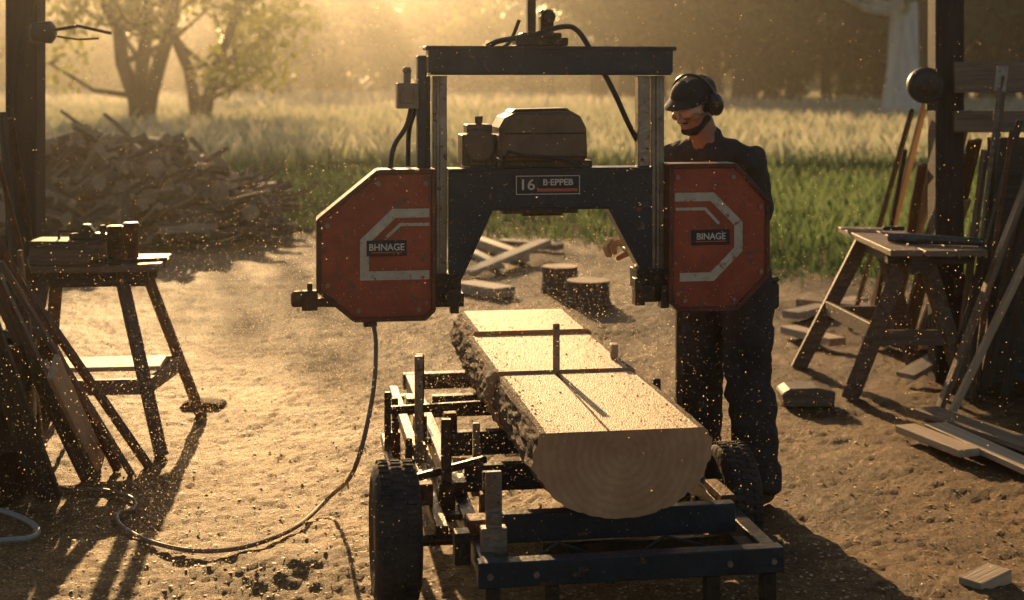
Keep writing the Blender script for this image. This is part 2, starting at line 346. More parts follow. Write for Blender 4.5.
def put_tree(name, label, ms, loc, rz, sc=1, group=None, cat='tree'):
    r = thing(name, label, cat, loc, rz, group); r.scale = (sc,sc,sc); link('trunk', ms[0], r); link('crown', ms[1], r); return r
fore = tree_meshes(11, 5.0, 3.8, 5200, .15, m_leafG, .31, m_trunk, 3, 3, 36)
fore2 = tree_meshes(10, 3.6, 3.2, 3600, .15, m_leafG, .24, m_trunk, 2, 5, 24)
p = G(143, 130); put_tree('meadow_tree', 'gold leaved tree with three dark spreading stems behind the woodpile', fore, (p.x, p.y, 0), .2)
p = G(200, 129); put_tree('meadow_tree', 'slimmer gold leaved tree with two stems right of the spreading tree', fore2, (p.x, p.y, 0), .6)
gum = tree_meshes(22, 6, 10, 4000, .3, m_leafD, .72, m_gum, 1, 11, 22)
p = G(903, 121); put_tree('gum_tree', 'thick pale barked gum tree at the right edge of the meadow', gum, (p.x, p.y, 0), 1)
vars_ = [tree_meshes(17, 5.5, 1.5, 5200, .42, m_leafD, .34, m_trunk, 1, 21, 40), tree_meshes(15, 5, 3.2, 3000, .4, m_leafB, .3, m_trunk, 1, 22, 34),
         tree_meshes(19, 5, 7, 2600, .42, m_leafD, .60, m_trunk, 1, 23, 28), tree_meshes(9, 4.6, .3, 4600, .36, m_leafD, .2, m_trunk, 1, 24, 34), tree_meshes(12, 4.8, 1.2, 3200, .4, m_leafG, .26, m_trunk, 1, 25, 30)]
spots = []
px = -60
while px < 1120:
    right = px > 590
    D = random.uniform(80, 115) if right else random.uniform(120, 165)
    k = random.choice([0,2,2,2,2,1]) if right else random.choice([4,1,4,1,4,3])
    spots.append((px, D, k)); px += random.uniform(18, 34) if right else random.uniform(38, 60)
ordw = ['first','second','third','fourth','fifth','sixth','seventh','eighth','ninth','tenth','eleventh','twelfth','thirteenth','fourteenth','fifteenth','sixteenth','seventeenth','eighteenth','nineteenth','twentieth']
tens = {2:'twenty',3:'thirty',4:'forty'}
def ordn(i):
    if i < 20: return ordw[i]
    a, b = divmod(i+1, 10)
    return {2:'twentieth',3:'thirtieth',4:'fortieth'}[a] if b == 0 else tens[a]+'-'+ordw[b-1]
kn = ['dense dark green tree','thin brown leaved tree','tall dark trunked tree','low bushy tree','gold green tree']
for i, (px, D, k) in enumerate(spots[:49]):
    put_tree('treeline_tree', '%s, %s from the left in the distant treeline' % (kn[k], ordn(i)), vars_[k], ((px-512)*D/F, D, 0), random.uniform(0,6.28), random.uniform(.85,1.2), 'trees of the distant treeline')
tag(link('far_forest', leafmesh('far_forest', [((random.uniform(-85,100), random.uniform(172,198), random.uniform(0,15)), random.uniform(3,6)) for i in range(230)], 28000, .8, m_leafB)), 'hazy mass of far forest behind the treeline', 'forest', None, 'stuff')
tag(link('undergrowth', leafmesh('undergrowth', [((random.uniform(-75,85), random.uniform(150,168), random.uniform(.3,2.6)), random.uniform(1.6,3)) for i in range(170)], 22000, .4, m_leafB)), 'low green scrub growing under the far trees', 'bushes', None, 'stuff')
# ------------------------------------------------------------------ woodpile
def firewood(L, r, seed):
    rnd = random.Random(seed); n = rnd.choice([6,7,8,9]); m = MB(); rings = 6; vs = []
    base = [r*rnd.uniform(.78,1.12) for _ in range(n)]; bn = rnd.uniform(.02,.12)
    for i in range(rings):
        f = i/(rings-1); off = Vector((0, bn*L*math.sin(f*3+seed), bn*.8*L*math.cos(f*2.5+seed)))
        for k in range(n):
            a = 2*math.pi*k/n; q = base[k]*rnd.uniform(.9,1.08)*(1-.25*f); vs.append((L*(f-.5), q*math.cos(a)+off.y, q*math.sin(a)+off.z))
    fs = [(i*n+k, i*n+(k+1) % n, (i+1)*n+(k+1) % n, (i+1)*n+k) for i in range(rings-1) for k in range(n)]
    m.add(vs, fs, 0)
    flat = rnd.randrange(n)
    for i in range(rings-1): m.mi[i*n+flat] = 1
    m.add([], [tuple(range(n)), tuple((rings-1)*n+k for k in range(n-1, -1, -1))], 1)
    o = m.build('split_log', [m_log, m_cut], None, 0, False, origin=False); me = o.data; bpy.data.objects.remove(o); return me
fw = [firewood(random.uniform(.4,.9), random.uniform(.065,.12), s) for s in range(11)]+[firewood(random.uniform(.8,1.3), random.uniform(.025,.05), s+20) for s in range(7)]
def pileh(x, y):
    r = math.sqrt(((x+4.5)/(2.2 if x > -4.5 else 2.6))**2+((y-16.1)/1.7)**2); return 1.08*max(0, 1-r)**.8
core = MB(); nn = 24; vs = []
for j in range(nn+1):
    for i in range(nn+1):
        x = -7.3+5*i/nn; y = 14.4+3.4*j/nn; vs.append((x, y, pileh(x,y)*.72-.05+.06*noise.noise(Vector((x*4,y*4,0)))))
core.add(vs, [(j*(nn+1)+i, j*(nn+1)+i+1, (j+1)*(nn+1)+i+1, (j+1)*(nn+1)+i) for j in range(nn) for i in range(nn)])
tag(core.build('bark_debris', m_bark, None, 0, origin=False), 'dark bark and twigs packed under the firewood heap', 'bark', None, 'stuff')
cnt = 0
while cnt < 298:
    x = random.uniform(-6.5,-2.65); y = random.uniform(14.5, 17); h = pileh(x, y)
    if h <= 0.02 and random.random() > .06: continue
    if h > 0 and y > 16.6 and random.random() > .3: continue
    o = link('split_log', random.choice(fw)); o.location = (x, y, max(.07, h*random.uniform(.72,1.06)+.03))
    o.rotation_euler = (random.uniform(0,6.28), random.uniform(-.6,.6)*(1 if h > .1 else .1), random.uniform(0,6.28))
    tag(o, 'rough split log among the heaped firewood left of the yard', 'firewood', 'split logs heaped in the woodpile'); cnt += 1
# ------------------------------------------------------------------ sawmill bed
YAW = math.radians(9)
bed = thing('sawmill_bed', 'dark blue steel sawmill track on two wheels carrying the sawn logs', 'sawmill bed', (.369, 4.3, 0), YAW)
for x in (-.44, .44):
    MB().bb(x-.025, x+.025, .055, 2.75, .19, .26).build('side_rail', m_blue, bed)
MB().bb(-.475, .475, 0, .053, .185, .262).build('front_crossbar', m_blue, bed)
MB().bb(-.475, .475, 2.752, 2.81, .185, .262).build('rear_crossbar', m_blue, bed)
for y in (.28, .86, 1.35, 2.0):
    MB().bb(-.41, .41, y, y+.05, .225, .318).build('bunk', m_blue, bed)
MB().bb(-.2, .41, .44, .47, .12, .16).box((.1,.455,.085),(.12,.05,.05)).build('lower_brace', m_dsteel, bed)
for x in (-.43, -.25, .25, .43):
    MB().bb(x-.022, x+.022, .005, .048, .012, .183).bb(x-.05, x+.05, -.02, .08, -.02, .012).build('leg', m_dsteel, bed)
for x in (-.43, .43):
    MB().bb(x-.022, x+.022, 2.3, 2.35, .012, .188).bb(x-.05, x+.05, 2.27, 2.38, -.02, .012).build('leg', m_dsteel, bed)
MB().tube([(-.61,.43,.2),(.41,.43,.2)], .018, 12).build('axle', m_dsteel, bed)
MB().tube([(.41,.74,.19),(.55,.74,.19)], .02, 12).bb(.40,.46,.70,.78,.17,.20).build('axle', m_dsteel, bed)
def wheel(par, x, y, r, w):
    t = MB().lathe([(r*.55,-w*.42),(r*.8,-w*.5),(r*.94,-w*.44),(r,-w*.33),(r,w*.33),(r*.94,w*.44),(r*.8,w*.5),(r*.55,w*.42)], (x,y,r), 'X', 48)
    for k in range(44):
        a = k*2*math.pi/44
        for q in (-1, 0, 1):
            aa = a+(.07 if q == 0 else 0)
            t.box((x+q*w*.27, y+math.cos(aa)*(r+.001), r+math.sin(aa)*(r+.001)), (w*.22, .016, .010), Matrix.Rotation(aa+math.pi/2, 3, 'X'))
    o = t.build('tyre', m_rub, par, .002, True)
    MB().lathe([(.02,-w*.45),(r*.3,-w*.44),(r*.34,-w*.2),(r*.56,-w*.3),(r*.56,w*.3),(r*.34,w*.2),(r*.3,w*.44),(.02,w*.45)], (x,y,r), 'X', 24).build('rim', m_rust, o, 0, True)
wheel(bed, -.69, .43, .228, .15); wheel(bed, .545, .74, .195, .13)
MB().bb(-.57,-.53,.3,2.4,.24,.285).bb(-.53,-.466,.5,.55,.24,.258).bb(-.53,-.466,1.5,1.55,.24,.258).bb(-.53,-.466,2.3,2.35,.24,.258).build('outer_track', m_dsteel, bed)
def stop(x, y, z1, w, t, mat, name='log_stop'):
    MB().bb(x-w/2, x+w/2, y, y+t, .2, z1).bb(x-w*.8, x+w*.8, y-.012, y+t+.012, .2, .33).box((x, y-.015, .36), (.03,.02,.03)).build(name, mat, bed)
stop(-.41, .12, .50, .05, .02, m_steel); stop(-.50, .62, .545, .035, .03, m_dsteel); stop(-.545, 1.15, .66, .032, .025, m_steel); stop(-.50, 1.6, .58, .035, .025, m_dsteel); stop(.47, 1.5, .47, .03,.02, m_blue)
stop(-.60, .95, .40, .025, .025, m_dsteel, 'clamp_arm'); stop(-.38, .48, .40, .03, .025, m_rust, 'clamp_arm'); stop(-.36, .9, .46, .025, .025, m_steel, 'clamp_arm'); stop(-.62, 1.35, .46, .025, .025, m_dsteel, 'clamp_arm')
MB().beam((-.66,1.2,.45),(-.30,1.24,.45),.025,.03).beam((-.66,1.2,.27),(-.66,1.2,.52),.025,.025).tube([(-.66,.8,.27),(-.66,1.4,.30)], .016, 10).build('clamp_linkage', m_dsteel, bed)
MB().beam((-.6,.7,.33),(-.35,.72,.38),.02,.025).build('clamp_lever', m_dsteel, bed)
rb = random.Random(4)
for c, d in [((-.44,.30,.285),(.07,.08,.05)),((-.45,.75,.285),(.06,.12,.05)),((.44,.55,.28),(.05,.2,.03)),((-.5,1.9,.31),(.07,.10,.07)),((.40,.13,.21),(.08,.1,.07)),((-.5,.2,.25),(.05,.06,.10)),((-.58,.55,.32),(.05,.05,.07)),((-.40,1.4,.34),(.05,.07,.10)),((.44,.95,.285),(.05,.1,.05))]:
    MB().box(c, d).box((c[0], c[1]-d[1]/2-.006, c[2]), (d[0]*.4,.012,d[2]*.4)).build('bracket', rb.choice([m_rust, m_dsteel, m_dsteel]), bed)
MB().tube([(-.36,.1,.20),(-.2,.16,.26),(0,.18,.17),(.15,.2,.25),(.36,.16,.2)], .006, 8).build('hydraulic_hose', m_hose, bed)
for x in (-.44,-.3,.3,.44): MB().lathe([(.010,-.008),(.010,0)], (x, 0, .222), 'Y', 6).build('bolt', m_steel, bed, 0)
# ------------------------------------------------------------------ logs on the bed
def logpiece(y0, y1, cx, Rx, ztop, seed, label):
    cz = .515; Rz = cz-.318+.006
    m = MB(); n = 60; rings = max(12, int((y1-y0)/.016)); th0 = math.asin(min(.8,(ztop-cz)/Rz))
    a0 = th0; a1 = -math.pi-th0
    vs = []
    for j in range(rings+1):
        y = (y1-y0)*j/rings
        for k in range(n+1):
            a = a0+(a1-a0)*k/n
            q = Vector((math.cos(a)*2.2, y*1.1+seed, math.sin(a)*2.2)); edge = min(1, min(k, n-k)/3+.2)
            s = 1+.025*noise.noise(q)+edge*(.03*noise.noise(q*4)+.07*(abs(noise.noise(q*5))-.15)+.04*noise.noise(q*14))
            if math.sin(a) < -.8: s = min(s, 1.0)
            vs.append((Rx*s*math.cos(a), y, min(ztop-cz, Rz*s*math.sin(a)) if 0 < k < n else ztop-cz))
    m.add(vs, [(j*(n+1)+k, (j+1)*(n+1)+k, (j+1)*(n+1)+k+1, j*(n+1)+k+1) for j in range(rings) for k in range(n)], 0)
    tv = []; g = 28
    for j in range(rings+1):
        xr = vs[j*(n+1)][0]; xl = vs[j*(n+1)+n][0]
        for k in range(g+1): tv.append((xl+(xr-xl)*k/g, (y1-y0)*j/rings, ztop-cz))
    o_ = len(m.f)
    m.add(tv, [(j*(g+1)+k, j*(g+1)+k+1, (j+1)*(g+1)+k+1, (j+1)*(g+1)+k) for j in range(rings) for k in range(g)], 1)
    for j in range(rings):
        m.mi[o_+j*g] = 0; m.mi[o_+j*g+g-1] = 0
    for jj, flip in ((0, 0), (rings, 1)):
        ring = [jj*(n+1)+k for k in range(n+1)]; m.f.append(tuple(ring if flip else ring[::-1])); m.mi.append(2)
    o = m.build('sawn_log', [m_bark, m_sawn, m_rings], None, 0, False, origin=False)
    o.matrix_world = Matrix.Translation((.369,4.3,0)) @ Matrix.Rotation(YAW, 4, 'Z') @ Matrix.Translation((cx, y0, cz))
    return tag(o, label, 'log', 'logs lying on the sawmill bed')
L1 = logpiece(.2, 1.09, .012, .287, .592, 1.0, 'nearest half log with a rounded ring patterned end facing forward')
logpiece(1.107, 1.868, .0, .296, .602, 5.0, 'middle half log on the sawmill bed behind the upright stake')
logpiece(1.876, 2.42, .01, .288, .618, 9.0, 'rearmost half log under the saw head')
Mb = Matrix.Translation((.369,4.3,0)) @ Matrix.Rotation(YAW, 4, 'Z')
def bw(x, y, z): return Mb @ Vector((x, y, z))
MB().beam((-.045,.002,.0785), (-.045,.88,.0785), .007, .002).build('saw_kerf', m_bark, L1, 0)
ps = []
for i in range(4200):
    ly = random.uniform(.22, 2.36); side = random.choice((-1,1,0)); lx = side*(.25-abs(random.gauss(0,.06))) if side else random.uniform(-.25,.25)
    if abs(lx) > .255 or abs(ly-1.1) < .02 or abs(ly-1.873) < .02: continue
    ps.append(tuple(bw(lx, ly, (.5935 if ly < 1.09 else .6035 if ly < 1.87 else .6195))))
tag(shards('top_sawdust', np.array(ps), .0024, m_chip, .05), 'coarse sawdust lying on the flat tops of the sawn logs', 'sawdust', None, 'stuff')
s = thing('log_stake', 'thin upright flat steel stake between the two nearer half logs', 'stake', bw(-.03,1.0985,.318), YAW); MB().bb(-.013,.013,-.004,.004,0,.46).build('bar', m_steel, s, .001); MB().bb(-.03,.03,-.006,.006,0,.02).build('foot_plate', m_steel, s, .001)
tag(MB().box(bw(.24,1.3,.631), (.03,.05,.055)).build('wood_wedge', m_pale), 'small pale wood wedge standing on the middle half log', 'wedge')
# ------------------------------------------------------------------ saw head
head = thing('saw_head', 'band saw head with red octagonal wheel guards and small engine above the log', 'saw head', ((543-512)*5.3/F, 5.3, 0), YAW)
def hx(px): return (px-543)*.00377
def hz(py): return CH-(py-HZ)*.003727
def hr(mb, x0, y0, x1, y1, d0, d1, mi=0): return mb.bb(hx(x0), hx(x1), d0, d1, hz(y1), hz(y0), mi)
def pp(L): return [(hx(a), hz(b)) for a, b in L]
m = MB(); hr(m, 428,50,672,73,-.05,.05); hr(m, 425,46.5,675,50.5,-.06,.06); hr(m, 430,72.5,670,75,-.058,.058); m.build('top_beam', m_blue, head)
m = MB(); hr(m, 433,76,447,290,-.02,.04); hr(m, 436,76,440,290,-.028,-.021); m.build('upright', m_steel, head)
m = MB(); hr(m, 418,56,427,170,-.03,.03); hr(m, 427.3,76,431,168,-.015,.015); m.build('guide_channel', m_blue, head)
m = MB(); hr(m, 652,76,665,292,-.02,.04); hr(m, 656,76,660,290,-.028,-.021); m.build('upright', m_steel, head)
m = MB(); hr(m, 638,76,650,167,-.025,.025); m.build('guide_channel', m_steel, head)
m = MB(); m.prism(pp([(448,168),(651,168),(651,278),(641,272),(607,207),(490,207),(459,275),(448,280)]), -.045, -.01)
m.strip(pp([(459,275),(490,207),(607,207),(641,272)]), .012, -.055, .03); m.strip(pp([(448,168.5),(651,168.5)]), .01, -.055, .06); m.build('bridge_plate', m_blue, head, .002)
m = MB(); hr(m, 500,207,575,212,-.06,.08); hr(m,520,212,560,214.5,-.05,.06); m.build('drip_tray', m_dsteel, head)
m = MB(); hr(m, 513,174,578,194,-.049,-.046); sgn = m.build('name_plate', m_black, head, .001)
m = MB(); hr(m, 535,187.5,575,190.5,-.051,-.0495); m.build('plate_trim', m_orange, sgn, 0)
m = MB(); m.strip(pp([(514.2,175),(577,175),(577,193),(514.2,193)]), .003, -.0505, -.0492, True); m.build('plate_border', m_white, sgn, 0)
text('16', .056, m_white, sgn, hx(524.8), -.0505, hz(184), sx=1.1, bold=.012); text('B·EPPEB', .032, m_white, sgn, hx(555.5), -.0505, hz(181.6), sx=1.05)
def guard(poly, stripe, lab, word, lx, extra):
    g = MB(); g.prism(pp(poly), -.085, .085); o = g.build('wheel_guard', m_red, head, .006)
    g = MB(); g.strip(pp(poly), .018, -.094, .02, True); g.build('rim_lip', m_redlip, o, .003)
    g = MB(); g.strip(pp(stripe), .032, -.0885, -.0855); g.build('painted_stripe', m_cream, o, 0)
    g = MB(); g.strip(pp(extra), .011, -.0885, -.0855); g.build('painted_stripe', m_cream, o, 0)
    for a, b_ in poly:
        cx = sum(q[0] for q in poly)/len(poly); cy = sum(q[1] for q in poly)/len(poly)
        MB().lathe([(.009,-.094),(.009,-.086)], (hx(a+(cx-a)*.14), 0, hz(b_+(cy-b_)*.14)), 'Y', 6).build('bolt', m_steel, o, 0)
    g = MB(); hr(g, *lab, -.0915, -.0862); l = g.build('name_plate', m_black, head, .001)
    text(word, .034, m_white, l, lx, -.093, hz((lab[1]+lab[3])/2-.8), sx=.95, bold=.02)
    g = MB(); hr(g, lab[0]+4, lab[3]-4, lab[2]-4, lab[3]-3, -.0935, -.0917); g.build('plate_trim', m_orange, l, 0)
guard([(379,169),(432,169),(432,303),(424,311),(357,311),(323,282),(323,215)], [(428,209),(394,209),(366,236),(366,269),(428,269)], (368,235,406,250), 'BHNAGE', hx(387), [(428,220),(400,220),(387,232)])
guard([(667,166),(733,166),(766,201),(766,277),(734,309),(675,309),(667,301)], [(671,197),(709,197),(736,224),(736,250),(709,277),(676,277)], (688,230,727,245), 'BINAGE', hx(707.5), [(672,209),(702,209),(716,224)])
for bx, sg in ((443, 1), (652, -1)):
    m = MB(); hr(m, bx-17, 270, bx+17, 290, -.05, .06); hr(m, bx-12, 290, bx+20 if sg > 0 else bx+12, 303, -.04, .04); hr(m, bx-20, 278, bx-10, 305, -.07, -.02); hr(m, bx+6, 284, bx+14, 308, -.075,-.03)
    for q in (-9, 2, 11): m.lathe([(.012,-.075),(.012,-.045)], (hx(bx+q),0,hz(277)), 'Y', 6)
    m.lathe([(.03,-.08),(.035,-.07),(.035,-.03),(.03,-.02)], (hx(bx+sg*8),0,hz(292)), 'Y', 18)
    m.build('blade_guide', m_dsteel, head, .002)
m = MB(); m.beam((hx(305),-.05,hz(294)), (hx(352),-.05,hz(296)), .03,.03); hr(m, 307,283,322,302,-.07,-.03); hr(m, 312,276,317,286,-.06,-.04); m.lathe([(.02,-.02),(.03,-.012),(.03,.02),(.02,.03)], (hx(302),-.05,hz(291)), 'X', 16); m.build('tension_arm', m_rust, head)
m = MB(); hr(m, 357,311.5,425,315,-.06,.06); hr(m, 366,315,379,321,-.03,.03); hr(m,680,309.5,734,312,-.06,.06); m.build('lower_flange', m_dsteel, head)
m = MB(); hr(m, 527,-70,535,46,-.02,.02); hr(m, 540,10,553,46,-.015,.035); hr(m, 514,38,566,46,-.05,.05); hr(m, 520,33,560,38,-.035,.035); hr(m, 522,-75,560,-70,-.05,.05)
m.lathe([(.02,-.04),(.028,-.03),(.028,.03),(.02,.04)], (hx(547),0,hz(17)), 'Y', 16); hr(m,535,-10,545,-4,-.01,.01); m.build('lift_mast', m_dsteel, head)
e = MB(); e.prism(pp([(497,160),(497,127),(503,117),(514,112),(569,111),(578,116),(584,128),(585,160)]), -.06, .17); eng = e.build('engine', m_engine, head, .012)
e = MB(); e.prism(pp([(510,112),(514,109),(566,108),(571,112)]), -.02, .13); hr(e, 502,132,582,133.5,-.0635,-.0605); hr(e, 499,155,584,157,-.0635,-.0605); e.build('shroud_ridge', m_dsteel, eng, .003)
e = MB(); e.lathe([(.055,-.03),(.064,-.02),(.064,.09),(.05,.10)], (hx(479),0,hz(145)), 'Y', 24); hr(e, 462,134,496,165,-.02,.12); hr(e,467,124,492,134,-.01,.1)
for q in range(6): hr(e, 463+q*5.5,136,465+q*5.5,163,-.028,-.0205)
e.lathe([(.014,0),(.016,.03)], (hx(480), .03, hz(124)), 'Z', 12); e.build('muffler', m_engine, eng, .004)
e = MB(); hr(e, 495,160,590,167,-.05,.16); hr(e, 470,164,500,167.5,-.03,.12); e.build('engine_mount', m_dsteel, eng)
e = MB(); e.tube([(hx(500),-.07,hz(166)),(hx(505),-.08,hz(150)),(hx(520),-.085,hz(154)),(hx(560),-.08,hz(158)),(hx(578),-.07,hz(166))], .007, 8); e.build('fuel_line', m_hose, eng, 0, True)
m = MB(); hr(m, 398,83,419,108,-.04,.04); hr(m, 401,88,414,103,-.046,-.041); hr(m,405,73,412,83,-.012,.012); m.lathe([(.012,0),(.018,.01),(.012,.025)], (hx(408.5),0,hz(74)), 'Z', 12); m.build('control_box', M('beige_box',(.26,.17,.10),(.42,.29,.18),12,.5), head)
def spl(pts, n=8):
    P_ = [Vector(p) for p in pts]; out = []
    for i in range(len(P_)-1):
        a = P_[max(i-1,0)]; b = P_[i]; c = P_[i+1]; d = P_[min(i+2,len(P_)-1)]
        for k in range(n):
            t = k/n; out.append(.5*((2*b)+(-a+c)*t+(2*a-5*b+4*c-d)*t*t+(-a+3*b-3*c+d)*t**3))
    out.append(P_[-1]); return out
def hp(px, py, d=0): return (hx(px), d, hz(py))
def hose(pts, r, mat=m_hose): MB().tube(spl(pts), r, 8).build('hose', mat, head, 0, True)
hose([hp(486,47,-.02),hp(500,41,-.02),hp(530,36,-.03),hp(560,27,-.02),hp(576,30,-.02),hp(590,52,-.04),hp(612,90,-.03),hp(630,125,0),hp(645,150,.02)], .010)
hose([hp(414,100,0),hp(408,125,0),hp(396,145,0),hp(392,168,.0)], .009); hose([hp(418,108,.02),hp(411,130,.02),hp(410,165,.02)], .009)
hose([hp(520,20,.02),hp(512,40,.02),hp(505,47,.03)], .007)
m = MB(); m.bb(hx(684),hx(690),.06,.085,.29,hz(305)); m.bb(hx(652),hx(690),.045,.09,hz(306),hz(298)); m.build('support_post', m_dsteel, head)
m = MB(); m.beam((hx(687),-.15,.30),(hx(687),.45,.30),.03,.03); m.lathe([(.025,-.012),(.025,.012)], (hx(687),-.12,.286),'X',16); m.lathe([(.025,-.012),(.025,.012)], (hx(687),.42,.286),'X',16); m.build('roller_carriage', m_dsteel, head)
m = MB(); m.tube([hp(658,272,.03),hp(656,268,.10),hp(649,262,.15),hp(647,261,.20),hp(647,261,.33)], .012, 10); m.build('push_handle', m_hose, head, 0, True)
# ------------------------------------------------------------------ power cable
pts = [P(372,318,5.17), P(376,345,5.1), P(372,400,5.0), P(354,470,4.95)]
for a, b_ in [(330,512),(300,538),(265,556),(230,564),(190,562),(150,550),(122,530),(118,518),(134,512),(132,502),(105,495),(70,494),(48,488),(38,476),(40,462),(46,452)]:
    q = G(a, b_); q.z = H(q.x,q.y)+mound(q.x,q.y)+.016; pts = pts+[q]
pts[4].z += .04
tag(MB().tube(spl(pts, 6), .008, 8).build('power_cable', m_cable, None, 0, True), 'thin cable hanging from the left red guard and snaking over the ground', 'cable')
pts = []
for a, b_ in ((-60,560),(0,548),(28,545),(38,538),(30,528),(5,514),(-40,505)):
    q = G(a, b_); q.z = H(q.x,q.y)+.02; pts.append(q)
tag(MB().tube(spl(pts, 6), .011, 8).build('garden_hose', m_hosep, None, 0, True), 'grey hose end curled on the ground at the lower left corner', 'hose')
# ------------------------------------------------------------------ boards
def board(p1, p2, w, t, mat, name, label, cat, roll=0, group=None):
    p1 = Vector(p1); p2 = Vector(p2); d = p2-p1
    o = MB().box((0,0,0), (d.length, w, t)).build(name, mat, None, .003, origin=False)
    q = d.to_track_quat('X','Z').to_matrix() @ Matrix.Rotation(roll, 3, 'X')
    o.matrix_world = Matrix.Translation((p1+p2)/2) @ q.to_4x4(); return tag(o, label, cat, group)
def gz(px, py, z=.04): q = G(px, py); q.z = z; return q
board(gz(466,243,.06), gz(524,264,.06), .12,.09, m_pale, 'timber_offcut', 'pale square beam lying in the yard seen under the saw bridge', 'timber')
board(gz(468,279,.05), gz(545,256,.14), .13,.05, m_pale, 'timber_offcut', 'long pale board propped across the beam left of the stumps', 'timber')
board(gz(462,252,.05), gz(500,272,.05), .09,.05, m_greyw, 'timber_offcut', 'short grey board left of the pale square beam', 'timber')
board(gz(464,292,.05), gz(505,299,.05), .22,.08, m_pale, 'timber_offcut', 'short thick slab on the ground beside the front log rear end', 'timber')
board(gz(500,247,.05), gz(560,252,.05), .14,.06, m_plank, 'timber_offcut', 'weathered board behind the two stumps', 'timber')
def stump(px, py, r, h, label):
    q = G(px, py); n = 26; vs = []
    for j, (f, z) in enumerate(((1.12,-.02),(1.0,.06),(.97,h*.6),(1.0,h-.012),(.975,h))):
        for k_ in range(n):
            a = 2*math.pi*k_/n; rr = r*f*(1+.07*noise.noise(Vector((math.cos(a)*1.5, math.sin(a)*1.5, px)))+.03*noise.noise(Vector((math.cos(a)*7, math.sin(a)*7, z*3)))); vs.append((rr*math.cos(a), z, -rr*math.sin(a)))
    m = MB(); m.add(vs, [(j*n+k_, j*n+(k_+1) % n, (j+1)*n+(k_+1) % n, (j+1)*n+k_) for j in range(4) for k_ in range(n)], 0); m.add([], [tuple(4*n+k_ for k_ in range(n))], 1)
    o = m.build('stump', [m_log, m_rings2], None, 0, origin=False); o.matrix_world = Matrix.Translation((q.x,q.y,0)) @ Matrix.Rotation(math.pi/2, 4, 'X'); return tag(o, label, 'stump')
stump(588, 305, .165, .19, 'nearer cut stump with a pale round top in the yard'); stump(560, 292, .15, .21, 'farther cut stump partly behind the pale topped stump')
board(gz(790,322,.05), gz(860,308,.06), .14,.05, m_pale, 'timber_offcut', 'pale plank on the ground just right of the worker', 'timber')
board(gz(788,335,.04), gz(838,350,.05), .12,.05, m_pale, 'timber_offcut', 'lower pale plank near the sawhorse left foot', 'timber')
board(gz(800,310,.05), gz(880,318,.05), .16,.08, m_cut, 'timber_offcut', 'thick brown slab at the meadow edge behind the sawhorse', 'timber')
board(gz(870,345,.05), gz(930,362,.10), .13,.04, m_pale, 'timber_offcut', 'pale board lying between the sawhorse legs', 'timber')
board(gz(905,385,.05), gz(955,376,.16), .13,.03, m_greyw, 'timber_offcut', 'silver grey board tipped up under the sawhorse right end', 'timber')
m = MB(); q = G(806, 404); m.prism([(-.13,0),(.13,0),(.14,.08),(.05,.10),(-.1,.095),(-.14,.07)], -.08, .10); o = m.build('bark_slab', m_mid, None, .008, origin=False); o.location = q; tag(o, 'dark chunky offcut on the ground in front of the left sawhorse legs', 'offcut')
m = MB(); q = G(203, 407); m.prism([(-.12,0),(.12,0),(.1,.03),(-.08,.04)], -.06, .06); o = m.build('bark_slab', m_bark, None, .006, origin=False); o.location = q; tag(o, 'small dark bark piece on the ground right of the workbench', 'offcut')
board(gz(925,418,.04), gz(1075,470,.04), .15,.03, m_plank, 'plank', 'farthest of the three planks lying at the right edge', 'plank')
board(gz(935,434,.04), gz(1080,500,.04), .12,.03, m_pale, 'plank', 'middle pale plank of the three lying at the right edge', 'plank')
board(gz(905,436,.04), gz(970,462,.04), .11,.035, m_pale, 'plank', 'short plank end nearest the mill at the right edge', 'plank')
board(gz(970,600,.03), gz(1000,588,.04), .09,.07, m_pale, 'wood_block', 'small pale wood block in the lower right corner', 'block')
